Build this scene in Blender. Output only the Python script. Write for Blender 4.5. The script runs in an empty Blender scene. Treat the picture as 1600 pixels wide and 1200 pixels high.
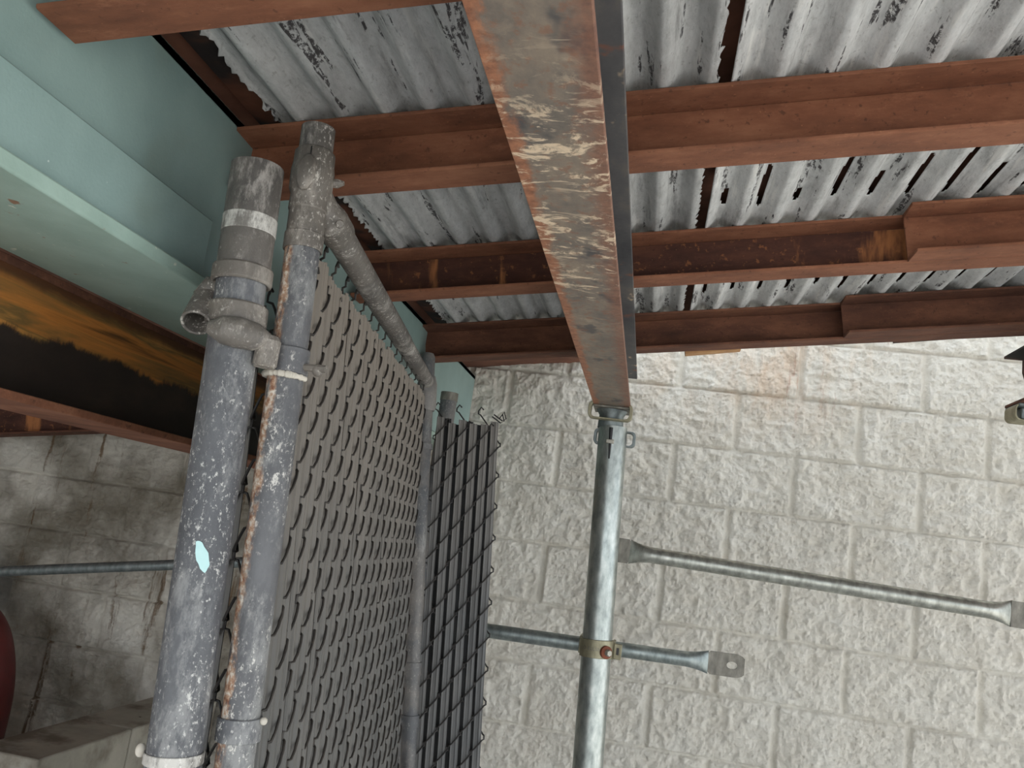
import bpy, bmesh, math, random
import numpy as np
from mathutils import Vector, Matrix

# ------------------------------------------------------------------ camera, world, sun, exposure
SC = bpy.context.scene
COL = SC.collection
F_PX = 1312.75                                   # focal length for a 1600 px wide frame
CAM = np.array([0.345, -2.992, 1.617])
RW = np.array([[0.979, 0.153, 0.136], [0.104, 0.203, -0.974], [-0.176, 0.967, 0.183]])
u_, s_, v_ = np.linalg.svd(RW)
RW = u_ @ v_
cd = bpy.data.cameras.new('camera')
cd.sensor_width = 36.0
cd.lens = 36.0 * F_PX / 1600.0
cd.clip_start = 0.02
cam = bpy.data.objects.new('camera', cd)
COL.objects.link(cam)
M = Matrix(((RW[0][0], -RW[1][0], -RW[2][0], CAM[0]),
            (RW[0][1], -RW[1][1], -RW[2][1], CAM[1]),
            (RW[0][2], -RW[1][2], -RW[2][2], CAM[2]),
            (0, 0, 0, 1)))
cam.matrix_world = M
SC.camera = cam

world = bpy.data.worlds.new('world')
SC.world = world
world.use_nodes = True
wn = world.node_tree
bg = wn.nodes['Background']
bg.inputs['Color'].default_value = (0.86, 0.93, 1.0, 1)
bg.inputs['Strength'].default_value = 1.2

sd = bpy.data.lights.new('sun', 'SUN')
sd.energy = 5.0
sd.color = (1.0, 0.95, 0.87)
sd.angle = math.radians(0.6)
sun = bpy.data.objects.new('sun', sd)
COL.objects.link(sun)
SUN_TRAVEL = Vector((-0.46, -0.36, -0.81))       # comes from the right, over the top of the block wall
sun.rotation_euler = SUN_TRAVEL.to_track_quat('-Z', 'Y').to_euler()

SC.view_settings.view_transform = 'Standard'
SC.view_settings.look = 'None'
SC.view_settings.gamma = 1.0
SC.view_settings.use_curve_mapping = False
SC.view_settings.exposure = 0.8

# ------------------------------------------------------------------ coordinates
# W(x, d, z): metres to the right of, beyond and above the place the photograph was taken from (world axes)
def W(x, d, z):
    return Vector((CAM[0] + x, CAM[1] + d, CAM[2] + z))
def at(px, py, d):
    c = RW.T @ np.array([(px - 800) / F_PX, (py - 600) / F_PX, 1.0])
    c = c / c[1] * d
    return W(c[0], c[1], c[2])
SL = 0.149                                        # the roof rises to the right
AR = math.atan(SL)

# ------------------------------------------------------------------ materials
def rgb(r, g, b):
    f = lambda c: ((c / 255) / 12.92 if c / 255 <= 0.04045 else ((c / 255 + 0.055) / 1.055) ** 2.4)
    return (f(r), f(g), f(b), 1.0)

RGB = rgb
class Mat:
    def __init__(s, name, rough=0.7, metal=0.0, coords='Object'):
        s.m = bpy.data.materials.new(name); s.m.use_nodes = True
        s.t = s.m.node_tree; s.n = s.t.nodes; s.l = s.t.links
        s.b = s.n['Principled BSDF']
        s.b.inputs['Roughness'].default_value = rough
        s.b.inputs['Metallic'].default_value = metal
        s.tc = s.n.new('ShaderNodeTexCoord').outputs[coords]
        s.col = None
        s.bumps = None
    def mapping(s, stretch):
        if stretch == (1, 1, 1): return s.tc
        mp = s.n.new('ShaderNodeMapping'); mp.inputs['Scale'].default_value = stretch
        s.l.new(s.tc, mp.inputs['Vector']); return mp.outputs['Vector']
    def noise(s, scale, detail=4, rough=0.6, stretch=(1, 1, 1), dist=0.0, w=None):
        t = s.n.new('ShaderNodeTexNoise')
        if w is not None:
            t.noise_dimensions = '4D'; t.inputs['W'].default_value = w
        t.inputs['Scale'].default_value = scale; t.inputs['Detail'].default_value = detail
        t.inputs['Roughness'].default_value = rough; t.inputs['Distortion'].default_value = dist
        s.l.new(s.mapping(stretch), t.inputs['Vector']); return t.outputs['Fac']
    def ramp(s, fac, stops):
        r = s.n.new('ShaderNodeValToRGB'); e = r.color_ramp.elements
        while len(e) < len(stops): e.new(0.5)
        for i, (p, c) in enumerate(stops):
            e[i].position = p; e[i].color = c if len(c) == 4 else (*c, 1)
        s.l.new(fac, r.inputs['Fac']); return r.outputs['Color']
    def step(s, fac, lo, hi):
        r = s.n.new('ShaderNodeMapRange'); r.interpolation_type = 'SMOOTHSTEP'
        r.inputs['From Min'].default_value = lo; r.inputs['From Max'].default_value = hi
        s.l.new(fac, r.inputs['Value']); return r.outputs['Result']
    def math(s, op, a, b=None):
        m = s.n.new('ShaderNodeMath'); m.operation = op
        for i, v in enumerate((a, b)):
            if v is None: continue
            if isinstance(v, (int, float)): m.inputs[i].default_value = v
            else: s.l.new(v, m.inputs[i])
        return m.outputs[0]
    def axis(s, i):
        x = s.n.new('ShaderNodeSeparateXYZ'); s.l.new(s.tc, x.inputs[0]); return x.outputs[i]
    def base(s, scale, stops, **k):
        s.col = s.ramp(s.noise(scale, **k), stops); return s
    def flat(s, c):
        r = s.n.new('ShaderNodeRGB'); r.outputs[0].default_value = c; s.col = r.outputs[0]; return s
    def over(s, fac, c, amount=1.0):
        mx = s.n.new('ShaderNodeMix'); mx.data_type = 'RGBA'
        if amount != 1.0: fac = s.math('MULTIPLY', fac, amount)
        s.l.new(fac, mx.inputs['Factor']); s.l.new(s.col, mx.inputs['A'])
        if isinstance(c, tuple): mx.inputs['B'].default_value = c
        else: s.l.new(c, mx.inputs['B'])
        s.col = mx.outputs['Result']; return s
    def spots(s, c, scale, lo, hi, amount=1.0, **k):
        return s.over(s.step(s.noise(scale, **k), lo, hi), c, amount)
    def bump(s, scale, strength, dist=0.003, **k):
        b = s.n.new('ShaderNodeBump'); b.inputs['Strength'].default_value = strength
        b.inputs['Distance'].default_value = dist
        s.l.new(s.noise(scale, **k), b.inputs['Height'])
        if s.bumps is not None: s.l.new(s.bumps, b.inputs['Normal'])
        s.bumps = b.outputs['Normal']; return s
    def rough(s, scale, lo, hi, **k):
        r = s.n.new('ShaderNodeMapRange')
        r.inputs['From Min'].default_value = 0.3; r.inputs['From Max'].default_value = 0.7
        r.inputs['To Min'].default_value = lo; r.inputs['To Max'].default_value = hi
        s.l.new(s.noise(scale, **k), r.inputs['Value']); s.l.new(r.outputs['Result'], s.b.inputs['Roughness']); return s
    def done(s):
        s.l.new(s.col, s.b.inputs['Base Color'])
        if s.bumps is not None: s.l.new(s.bumps, s.b.inputs['Normal'])
        return s.m

def make_rust(name, dark, mid, light, extra=None, w=0.0):
    m = Mat(name, 0.85)
    m.base(14, [(0.3, dark), (0.5, mid), (0.72, light)], detail=8, rough=0.7, stretch=(0.35, 1, 1), w=w)
    m.spots(rgb(60, 34, 24), 90, 0.60, 0.70, 0.55, detail=3, w=w + 1)
    m.spots(rgb(190, 130, 95), 160, 0.66, 0.74, 0.5, detail=2, w=w + 2)
    m.spots(light, 45, 0.52, 0.66, 0.5, detail=8, rough=0.75, stretch=(0.4, 1, 1), w=w + 3)
    if extra: extra(m)
    m.bump(220, 0.35, 0.002, detail=4)
    return m.done()

RUST = make_rust('rust_purlin', rgb(94, 57, 40), rgb(130, 82, 58), rgb(160, 108, 80))
RUST2 = make_rust('rust_purlin_dark', rgb(66, 39, 28), rgb(98, 61, 44), rgb(132, 87, 63), w=5.0)
def _patches(m):
    m.spots(rgb(186, 122, 74), 5.5, 0.55, 0.62, 0.85, detail=6, stretch=(1.3, 0.25, 0.25), dist=0.6, w=2.2)
    m.spots(rgb(186, 122, 74), 60, 0.58, 0.66, 0.4, detail=5, w=4.2)
RUST3 = make_rust('rust_web_patchy', rgb(50, 28, 22), rgb(78, 46, 35), rgb(106, 66, 47), _patches, w=9.0)

def make_beam_flange():
    m = Mat('mill_scale_flange', 0.62)
    m.base(13, [(0.28, rgb(92, 88, 84)), (0.45, rgb(122, 112, 102)), (0.6, rgb(146, 131, 115)), (0.75, rgb(164, 148, 128))], detail=8, rough=0.72, stretch=(1.0, 0.7, 1), w=1.0)
    m.spots(rgb(72, 72, 75), 9, 0.55, 0.62, 0.8, detail=4, stretch=(1.0, 0.8, 1), w=4.0)
    m.spots(rgb(140, 96, 74), 60, 0.52, 0.64, 0.55, detail=6, w=5.0)
    x = m.axis(0)
    # rust creeping in from both edges, wider on the right
    n1 = m.math('MULTIPLY', m.math('SUBTRACT', m.noise(30, 7, 0.7, stretch=(1, 0.5, 1)), 0.5), 0.050)
    rl = m.step(m.math('ADD', m.math('MULTIPLY', x, -1.0), n1), 0.030, 0.043)
    rr = m.step(m.math('ADD', x, n1), 0.018, 0.048)
    rc_ = m.ramp(m.noise(70, 6, 0.7), [(0.35, rgb(132, 84, 62)), (0.65, rgb(184, 124, 90))])
    m.over(rl, rc_, 0.9)
    m.over(rr, m.ramp(m.noise(80, 6, 0.7, w=2), [(0.3, rgb(104, 70, 58)), (0.7, rgb(160, 110, 86))]), 0.8)
    # pale worn scuffs, densest along the near half
    y = m.axis(1)
    zone = m.math('MULTIPLY', m.step(y, -0.42, -0.2), m.math('SUBTRACT', 1.0, m.step(y, 0.15, 0.5)))
    sc = m.step(m.noise(26, 8, 0.72, stretch=(0.8, 1.5, 1), dist=1.2, w=8.0), 0.51, 0.60)
    sc = m.math('MULTIPLY', sc, m.step(m.noise(7, 3, w=14), 0.38, 0.52))
    m.over(m.math('MULTIPLY', sc, m.math('ADD', m.math('MULTIPLY', zone, 0.9), 0.05)), rgb(232, 208, 178))
    m.spots(rgb(206, 186, 160), 90, 0.66, 0.72, 0.45, detail=2, stretch=(0.25, 2.0, 1), w=3)
    m.bump(140, 0.15, 0.002)
    return m.done()
FLANGE = make_beam_flange()

def make_beam_side():
    m = Mat('mill_scale_side', 0.6)
    m.base(12, [(0.3, rgb(62, 62, 66)), (0.55, rgb(92, 90, 90)), (0.75, rgb(130, 118, 104))], detail=6, stretch=(1, 0.5, 1), w=3.0)
    m.spots(rgb(214, 188, 156), 13, 0.62, 0.68, 0.9, detail=4, stretch=(1, 0.7, 1), w=11)
    m.spots(rgb(140, 84, 58), 16, 0.6, 0.68, 0.6, detail=4, w=6)
    m.bump(140, 0.15, 0.002)
    return m.done()
SIDE = make_beam_side()

def make_teal():
    m = Mat('teal_paint', 0.5)
    m.base(5, [(0.3, rgb(134, 158, 154)), (0.6, rgb(150, 174, 169)), (0.8, rgb(158, 181, 175))], detail=5)
    m.spots(rgb(122, 134, 118), 4, 0.55, 0.75, 0.5, detail=3, w=2)
    m.spots(rgb(210, 222, 214), 120, 0.73, 0.77, 0.8, detail=2, w=5)
    m.spots(rgb(84, 92, 84), 55, 0.70, 0.76, 0.6, detail=3, w=7)
    m.bump(260, 0.2, 0.0015).bump(30, 0.15, 0.003)
    return m.done()
TEAL = make_teal()
def make_teal_edge():
    m = Mat('teal_paint_chipped_edge', 0.5)
    m.base(8, [(0.3, rgb(150, 174, 162)), (0.7, rgb(174, 198, 186))], detail=5)
    m.spots(rgb(150, 112, 88), 34, 0.64, 0.70, 0.9, detail=4, w=2)
    m.spots(rgb(226, 228, 212), 40, 0.64, 0.70, 0.8, detail=4, w=4)
    m.bump(200, 0.2, 0.002)
    return m.done()
TEAL_EDGE = make_teal_edge()

def make_stained_web():
    m = Mat('stained_black_web', 0.62)
    m.base(10, [(0.3, rgb(30, 22, 18)), (0.6, rgb(52, 40, 33)), (0.8, rgb(76, 60, 48))], detail=6, stretch=(1, 0.4, 1))
    z = m.axis(2)
    wob = m.math('MULTIPLY', m.math('SUBTRACT', m.noise(9, 7, 0.7, stretch=(1, 1.0, 0.5), w=2), 0.5), 0.09)
    zz = m.math('ADD', z, wob)
    streak = m.ramp(m.noise(26, 5, 0.6, stretch=(1, 0.10, 1.2), dist=0.6, w=4), [(0.3, rgb(98, 62, 26)), (0.42, rgb(196, 124, 54)), (0.55, rgb(120, 92, 48)), (0.68, rgb(224, 154, 74)), (0.8, rgb(188, 104, 44))])
    m.over(m.step(zz, 0.100, 0.110), streak, 0.96)
    zt = m.math('ADD', z, m.math('MULTIPLY', m.math('SUBTRACT', m.noise(18, 5, w=6), 0.5), 0.02))
    m.over(m.step(zt, 0.158, 0.176), rgb(78, 42, 22), 0.9)
    m.bump(160, 0.2, 0.002)
    return m.done()
STAINED = make_stained_web()

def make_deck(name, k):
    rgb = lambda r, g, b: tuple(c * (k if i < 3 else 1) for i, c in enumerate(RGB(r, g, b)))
    m = Mat(name, 0.62, 0.15)
    m.base(30, [(0.3, rgb(168, 168, 166)), (0.5, rgb(204, 204, 202)), (0.7, rgb(230, 230, 228))], detail=9, rough=0.8, stretch=(1, 0.3, 1))
    m.spots(rgb(128, 126, 124), 34, 0.55, 0.66, 0.6, detail=6, rough=0.7, stretch=(1, 0.12, 1), w=2)
    m.spots(rgb(236, 234, 229), 40, 0.57, 0.66, 0.65, detail=6, stretch=(1, 0.10, 1), w=3)
    m.spots(rgb(142, 138, 132), 150, 0.58, 0.66, 0.4, detail=4, stretch=(1, 0.6, 1), w=13)
    mk = m.math('MULTIPLY', m.step(m.noise(34, 4, 0.65, stretch=(1.3, 0.12, 0.3), w=5), 0.585, 0.61), m.step(m.noise(130, 6, 0.75, stretch=(1, 0.6, 1), w=6), 0.45, 0.51))
    m.over(mk, rgb(44, 38, 40), 0.92)
    m.spots(rgb(158, 116, 98), 24, 0.68, 0.73, 0.5, detail=4, stretch=(1, 0.12, 1), w=9)
    m.rough(40, 0.5, 0.75)
    m.bump(160, 0.35, 0.003, detail=6).bump(26, 0.2, 0.003, stretch=(1, 0.1, 1), w=3)
    return m.done()
DECK = make_deck('weathered_zinc_sheet', 1.1)
DECK_DIRTY_SHADED = make_deck('stained_shaded_zinc_sheet', 0.84)  # left sheet: real dirt plus its dimmer light, both darkened into the colour

def make_slab():
    m = Mat('dark_underlayment', 0.9)
    m.base(8, [(0.3, rgb(92, 60, 48)), (0.7, rgb(138, 92, 72))], detail=5)
    m.bump(90, 0.3, 0.003)
    return m.done()
SLAB = make_slab()
def make_black_rust():
    m = Mat('black_and_rust_plate', 0.8)
    m.base(6, [(0.36, rgb(22, 20, 20)), (0.52, rgb(38, 28, 24)), (0.6, rgb(92, 54, 36)), (0.75, rgb(118, 72, 50))], detail=4, stretch=(0.6, 1, 0.6), w=3.3)
    m.bump(120, 0.3, 0.002)
    return m.done()
BLACKRUST = make_black_rust()

def make_galv(name, lo, mid, hi, rough=0.36, metal=0.85):
    m = Mat(name, rough, metal)
    m.base(55, [(0.3, lo), (0.5, mid), (0.7, hi)], detail=5, stretch=(1, 1, 0.45))
    m.spots(rgb(92, 94, 92), 60, 0.66, 0.72, 0.5, detail=4, stretch=(1, 1, 0.15), w=2)
    m.rough(30, rough - 0.06, rough + 0.12, stretch=(1, 1, 0.3))
    m.bump(180, 0.08, 0.001)
    return m.done()
GALV = make_galv('galvanised_steel', rgb(138, 144, 141), rgb(168, 174, 170), rgb(194, 198, 193))
GALV_OLIVE = make_galv('galvanised_olive_tint', rgb(132, 133, 126), rgb(160, 161, 153), rgb(186, 187, 179))
GALV_FLAT = make_galv('galvanised_flat', rgb(98, 95, 88), rgb(122, 118, 109), rgb(146, 142, 132), 0.5, 0.55)
GALV_DULL = make_galv('galvanised_dull', rgb(104, 112, 112), rgb(126, 134, 134), rgb(150, 157, 156), 0.45, 0.6)
GALV_MID = make_galv('galvanised_mid_grey', rgb(116, 124, 123), rgb(142, 150, 148), rgb(166, 173, 170), 0.4, 0.8)
GALV_WARM = make_galv('galvanised_yellowed', rgb(126, 120, 98), rgb(150, 144, 120), rgb(172, 166, 142), 0.5, 0.6)

def make_dirty_pipe(name, base_lo, base_hi, splat, splat_lo, rust=0.0, dust=0.0, lean_k=0.0, haze=(152, 152, 149)):
    m = Mat(name, 0.5)
    m.base(16, [(0.3, base_lo), (0.7, base_hi)], detail=8, rough=0.75, stretch=(1, 1, 0.4))
    m.spots(rgb(*haze), 11, splat_lo, splat_lo + 0.11, 0.8, detail=9, rough=0.78, stretch=(1, 1, 0.4), w=1.5)
    m.spots(rgb(58, 58, 62), 26, 0.57, 0.68, 0.45, detail=7, rough=0.7, stretch=(1, 1, 0.4), w=4.5)
    cl = m.step(m.noise(15, 4, 0.65, stretch=(1, 1, 0.35), w=21), 0.38, 0.55)
    m.over(m.math('MULTIPLY', cl, m.step(m.noise(210, 5, 0.7, stretch=(1, 1, 0.7), w=3), 0.55, 0.64)), splat, 0.8)
    m.over(m.math('MULTIPLY', cl, m.step(m.noise(75, 8, 0.8, stretch=(1, 1, 0.5), w=7), 0.57, 0.63)), splat, 0.8)
    if dust: m.spots(rgb(160, 150, 138), 9, 0.40, 0.62, dust, detail=6, w=12)
    if rust:
        # crusty rust and lime running down the left of the pipe
        off = m.math('SUBTRACT', m.axis(0), m.math('MULTIPLY', m.axis(2), lean_k))
        edge = m.step(m.math('ADD', m.math('MULTIPLY', off, -1.0), m.math('MULTIPLY', m.math('SUBTRACT', m.noise(34, 6, 0.7, stretch=(1, 1, 0.4), w=5), 0.5), 0.04)), -0.001, 0.006)
        m.over(m.math('MULTIPLY', edge, m.step(m.noise(60, 6, 0.7, stretch=(1, 1, 0.5), w=6), 0.40, 0.52)), m.ramp(m.noise(130, 4, w=8), [(0.36, rgb(134, 84, 58)), (0.5, rgb(186, 150, 122)), (0.62, rgb(224, 214, 200))]), rust)
    m.bump(70, 0.45, 0.003, detail=7, rough=0.7).bump(240, 0.3, 0.0015, w=2)
    return m.done()
PIPE = make_dirty_pipe('splattered_grey_pipe', rgb(70, 71, 75), rgb(102, 103, 106), rgb(214, 212, 206), 0.48, haze=(142, 142, 141))
PIPE_TOP = make_dirty_pipe('cement_splattered_pipe', rgb(64, 61, 58), rgb(104, 99, 94), rgb(222, 216, 208), 0.50, dust=0.15, haze=(172, 166, 159))
PIPE_RUST = make_dirty_pipe('splattered_pipe_with_rust', rgb(74, 74, 77), rgb(104, 104, 106), rgb(216, 212, 204), 0.48, haze=(144, 144, 142), rust=0.9, lean_k=-0.0612)
FITTING = make_dirty_pipe('dusty_cast_fitting', rgb(70, 66, 62), rgb(110, 104, 97), rgb(214, 208, 198), 0.51, dust=0.22, haze=(158, 151, 142))
MORTAR = make_dirty_pipe('mortar_smeared_steel', rgb(100, 97, 92), rgb(136, 131, 124), rgb(236, 232, 226), 0.44, haze=(216, 212, 204))
FAR_PIPE = make_dirty_pipe('dark_grey_pipe', rgb(72, 74, 78), rgb(104, 104, 104), rgb(150, 148, 142), 0.56, dust=0.35)

def make_plain(name, c1, c2, rough=0.6, metal=0.0, scale=20, b=0.15):
    m = Mat(name, rough, metal); m.base(scale, [(0.3, c1), (0.7, c2)], detail=5); m.bump(150, b, 0.002); return m.done()
def make_slat(name, c1, c2, dust):
    m = Mat(name, 0.62)
    m.base(7, [(0.3, c1), (0.7, c2)], detail=5, stretch=(1, 1, 0.3))
    z = m.axis(2)
    d = m.math('MULTIPLY', m.step(m.math('ADD', z, m.math('MULTIPLY', m.noise(5, 4, w=3), 0.35)), 0.85, 1.65), dust)
    m.over(d, rgb(152, 139, 124))  # paler towards the top: dust and the light up there, painted together
    m.bump(140, 0.15, 0.001)
    return m.done()
SLAT = make_slat('dusty_privacy_slat', rgb(88, 87, 84), rgb(106, 103, 98), 0.6)
SLAT2 = make_slat('dark_privacy_slat', rgb(100, 101, 101), rgb(120, 118, 115), 0.25)
BACKSLAT = make_plain('black_privacy_slat', rgb(26, 26, 27), rgb(40, 39, 38), 0.6)
WIRE = make_plain('black_coated_wire', rgb(34, 32, 31), rgb(54, 50, 47), 0.5)
WIRE_D = make_plain('dusty_coated_wire', rgb(34, 31, 29), rgb(62, 56, 50), 0.6, scale=35)
RUSTBOLT = make_plain('rusty_washer', rgb(92, 48, 34), rgb(140, 80, 56), 0.8)
BOLT = make_plain('grey_bolt', rgb(150, 146, 134), rgb(184, 180, 168), 0.45, 0.5)
BLACK = make_plain('black_steel', rgb(24, 24, 25), rgb(44, 42, 40), 0.5)
RED = make_plain('dark_red_paint', rgb(88, 25, 25), rgb(104, 32, 31), 0.5)
TAN = make_plain('tan_lit_steel', rgb(172, 128, 88), rgb(206, 160, 112), 0.8)  # rusty steel with the light on it put into the colour
CHALK = make_plain('pale_blue_paint_dab', rgb(176, 214, 214), rgb(200, 232, 230), 0.7)
LUMP = make_plain('dried_mortar', rgb(176, 170, 158), rgb(214, 206, 192), 0.9)

def make_wall():
    m = Mat('white_painted_split_block', 0.75)
    m.base(7, [(0.3, rgb(228, 221, 207)), (0.6, rgb(240, 235, 223)), (0.8, rgb(246, 242, 232))], detail=6)
    x = m.axis(0); z = m.axis(2)
    # warm bounce glow painted in, with rust washed down from the steel above
    band = m.math('MULTIPLY', m.step(z, 1.95, 2.42), m.math('MULTIPLY', m.step(x, 0.15, 0.5), m.math('SUBTRACT', 1.0, m.step(x, 0.75, 1.3))))
    m.over(m.math('MULTIPLY', m.step(m.noise(5, 6, 0.65, stretch=(1.2, 1, 0.5), w=2), 0.42, 0.7), band), rgb(224, 184, 146), 0.7)
    m.over(m.math('MULTIPLY', m.step(m.noise(9, 6, 0.7, stretch=(2.6, 1, 0.22), w=4), 0.57, 0.66), band), rgb(176, 112, 76), 0.6)
    # shade of the shut-in left bay painted in with grime, plus brown runs
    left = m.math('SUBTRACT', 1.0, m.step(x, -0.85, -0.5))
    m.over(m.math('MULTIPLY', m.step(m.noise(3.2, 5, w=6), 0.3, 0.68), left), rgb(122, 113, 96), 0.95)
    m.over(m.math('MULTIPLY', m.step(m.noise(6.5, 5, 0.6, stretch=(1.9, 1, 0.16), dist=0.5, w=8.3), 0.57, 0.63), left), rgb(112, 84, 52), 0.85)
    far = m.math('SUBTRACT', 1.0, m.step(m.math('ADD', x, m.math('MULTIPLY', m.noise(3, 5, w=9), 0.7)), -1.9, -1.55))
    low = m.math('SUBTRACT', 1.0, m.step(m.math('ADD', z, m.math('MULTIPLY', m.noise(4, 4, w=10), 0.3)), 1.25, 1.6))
    m.over(m.math('MULTIPLY', far, low), rgb(58, 66, 74), 0.95)  # blue-grey shadow stain painted low at the far left
    m.spots(rgb(176, 160, 142), 34, 0.55, 0.78, 0.38, detail=8, rough=0.75, w=12)
    m.spots(rgb(150, 122, 100), 70, 0.66, 0.74, 0.4, detail=6, rough=0.7, w=13)
    m.bump(70, 1.0, 0.012, detail=9, rough=0.72, w=1).bump(220, 0.4, 0.002, detail=4, w=5)
    return m.done()
WALL = make_wall()
def make_block(name='bare_grey_block'):
    m = Mat(name, 0.9)
    m.base(5, [(0.3, rgb(150, 146, 134)), (0.7, rgb(186, 180, 166))], detail=6)
    m.spots(rgb(88, 74, 58), 5, 0.45, 0.62, 0.75, detail=6, w=3)
    m.spots(rgb(52, 44, 38), 14, 0.68, 0.72, 0.9, detail=5, w=6)
    m.bump(90, 0.4, 0.004, detail=6)
    return m.done()
BLOCK = make_block()
CONC = make_plain('pale_concrete', rgb(184, 184, 182), rgb(204, 204, 202), 0.9, scale=2)

# ------------------------------------------------------------------ mesh helpers
class MB:
    def __init__(s): s.v = []; s.f = []
    def add(s, vs, fs):
        o = len(s.v); s.v += [Vector(p) for p in vs]; s.f += [tuple(i + o for i in f) for f in fs]; return s
    def box(s, x0, x1, y0, y1, z0, z1):
        vs = [(x, y, z) for z in (z0, z1) for y in (y0, y1) for x in (x0, x1)]
        return s.add(vs, [(0, 2, 3, 1), (4, 5, 7, 6), (0, 1, 5, 4), (2, 6, 7, 3), (0, 4, 6, 2), (1, 3, 7, 5)])
    def prism(s, prof, axis, a, b):
        """closed 2D profile swept straight along an axis; prof gives the two other coordinates in order"""
        n = len(prof)
        def p(q, t):
            return {'x': (t, q[0], q[1]), 'y': (q[0], t, q[1]), 'z': (q[0], q[1], t)}[axis]
        vs = [p(q, a) for q in prof] + [p(q, b) for q in prof]
        fs = [(i, (i + 1) % n, n + (i + 1) % n, n + i) for i in range(n)] + [tuple(range(n))[::-1], tuple(range(n, 2 * n))]
        return s.add(vs, fs)
    def sweep(s, pts, radii, seg=16, closed=False, caps=True, squash=None):
        """round tube along points; radii scalar or list; squash: list of (sx, sy) factors"""
        pts = [Vector(p) for p in pts]; n = len(pts)
        if not hasattr(radii, '__len__'): radii = [radii] * n
        t0 = (pts[1] - pts[0]).normalized()
        up = Vector((0, 0, 1)) if abs(t0.z) < 0.9 else Vector((0, 1, 0))
        if abs(t0.z) >= 0.9: up = Vector((1, 0, 0))
        vs = []; N = None
        for i in range(n):
            if closed: t = (pts[(i + 1) % n] - pts[i - 1])
            else: t = pts[min(i + 1, n - 1)] - pts[max(i - 1, 0)]
            t.normalize()
            if N is None: N = (up - t * up.dot(t)).normalized()
            else: N = (N - t * N.dot(t)).normalized()
            B = t.cross(N)
            for k in range(seg):
                a = 2 * math.pi * k / seg
                ca, sa = math.cos(a), math.sin(a)
                if squash: ca *= squash[i][0]; sa *= squash[i][1]
                vs.append(pts[i] + (N * ca + B * sa) * radii[i])
        fs = []
        for i in range(n if closed else n - 1):
            j = (i + 1) % n
            for k in range(seg):
                l = (k + 1) % seg
                fs.append((i * seg + k, i * seg + l, j * seg + l, j * seg + k))
        if not closed and caps:
            fs.append(tuple(range(seg))[::-1]); fs.append(tuple((n - 1) * seg + k for k in range(seg)))
        return s.add(vs, fs)
    def shell(s, p0, p1, r, wall, seg=32, flare=1.0):
        """open-ended hollow pipe"""
        p0 = Vector(p0); p1 = Vector(p1); t = (p1 - p0).normalized()
        h = Vector((1, 0, 0)) if abs(t.x) < 0.9 else Vector((0, 1, 0))
        A = (h - t * h.dot(t)).normalized(); B = t.cross(A)
        rings = [(p0, r), (p1, r * flare), (p1, r * flare - wall), (p0, r - wall)]
        vs = []
        for c, q in rings:
            vs += [c + (A * math.cos(2 * math.pi * k / seg) + B * math.sin(2 * math.pi * k / seg)) * q for k in range(seg)]
        fs = []
        for i in range(4):
            j = (i + 1) % 4
            fs += [(i * seg + k, i * seg + (k + 1) % seg, j * seg + (k + 1) % seg, j * seg + k) for k in range(seg)]
        return s.add(vs, fs)
    def ring(s, c, axis, r_in, r_out, h, seg=36):
        c = Vector(c); t = Vector(axis).normalized()
        return s.shell(c - t * h / 2, c + t * h / 2, r_out, r_out - r_in, seg)
    def ball(s, c, r, seg=14, rings=8, scale=(1, 1, 1)):
        c = Vector(c); vs = []; fs = []
        for i in range(rings + 1):
            th = math.pi * i / rings
            for k in range(seg):
                ph = 2 * math.pi * k / seg
                vs.append(c + Vector((math.sin(th) * math.cos(ph) * scale[0], math.sin(th) * math.sin(ph) * scale[1], math.cos(th) * scale[2])) * r)
        for i in range(rings):
            for k in range(seg):
                fs.append((i * seg + k, (i + 1) * seg + k, (i + 1) * seg + (k + 1) % seg, i * seg + (k + 1) % seg))
        return s.add(vs, fs)
    def hexbolt(s, c, axis, r, h, seg=6):
        c = Vector(c); t = Vector(axis).normalized()
        return s.sweep([c, c + t * h * 0.8, c + t * h], [r, r, r * 0.8], seg)
    def mesh(s, name, origin=None):
        me = bpy.data.meshes.new(name)
        o = Vector(origin) if origin is not None else Vector((0, 0, 0))
        me.from_pydata([tuple(p - o) for p in s.v], [], s.f)
        bm = bmesh.new(); bm.from_mesh(me)
        bmesh.ops.remove_doubles(bm, verts=bm.verts, dist=1e-6)
        bmesh.ops.recalc_face_normals(bm, faces=bm.faces)
        bm.to_mesh(me); bm.free()
        me.update(); return me

def finish(o, mat, smooth=True, bevel=0.0, angle=35):
    o.data.materials.append(mat)
    if smooth:
        o.data.polygons.foreach_set('use_smooth', [True] * len(o.data.polygons))
        o.data.set_sharp_from_angle(angle=math.radians(angle))
    if bevel:
        b = o.modifiers.new('bevel', 'BEVEL'); b.width = bevel; b.segments = 2; b.limit_method = 'ANGLE'
        b.angle_limit = math.radians(40); b.harden_normals = False
    return o
def tag(o, label, cat, group=None):
    o['label'] = label; o['category'] = cat
    if group: o['group'] = group
    return o
def thing(name, label, cat, loc, rot=(0, 0, 0), group=None):
    o = bpy.data.objects.new(name, None); COL.objects.link(o)
    o.location = loc; o.rotation_euler = rot; o.empty_display_size = 0.05
    return tag(o, label, cat, group)
def part(root, name, mb, mat, bevel=0.0, world=True, label=None, smooth=True, parent=None):
    """one part as ONE mesh object; world=True: the mesh was drawn in world axes (root unrotated)"""
    me = mb.mesh(name, root.location if world else None)
    o = bpy.data.objects.new(name, me); COL.objects.link(o)
    o.parent = parent or root
    finish(o, mat, smooth, bevel)
    if label: o['label'] = label
    return o
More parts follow.
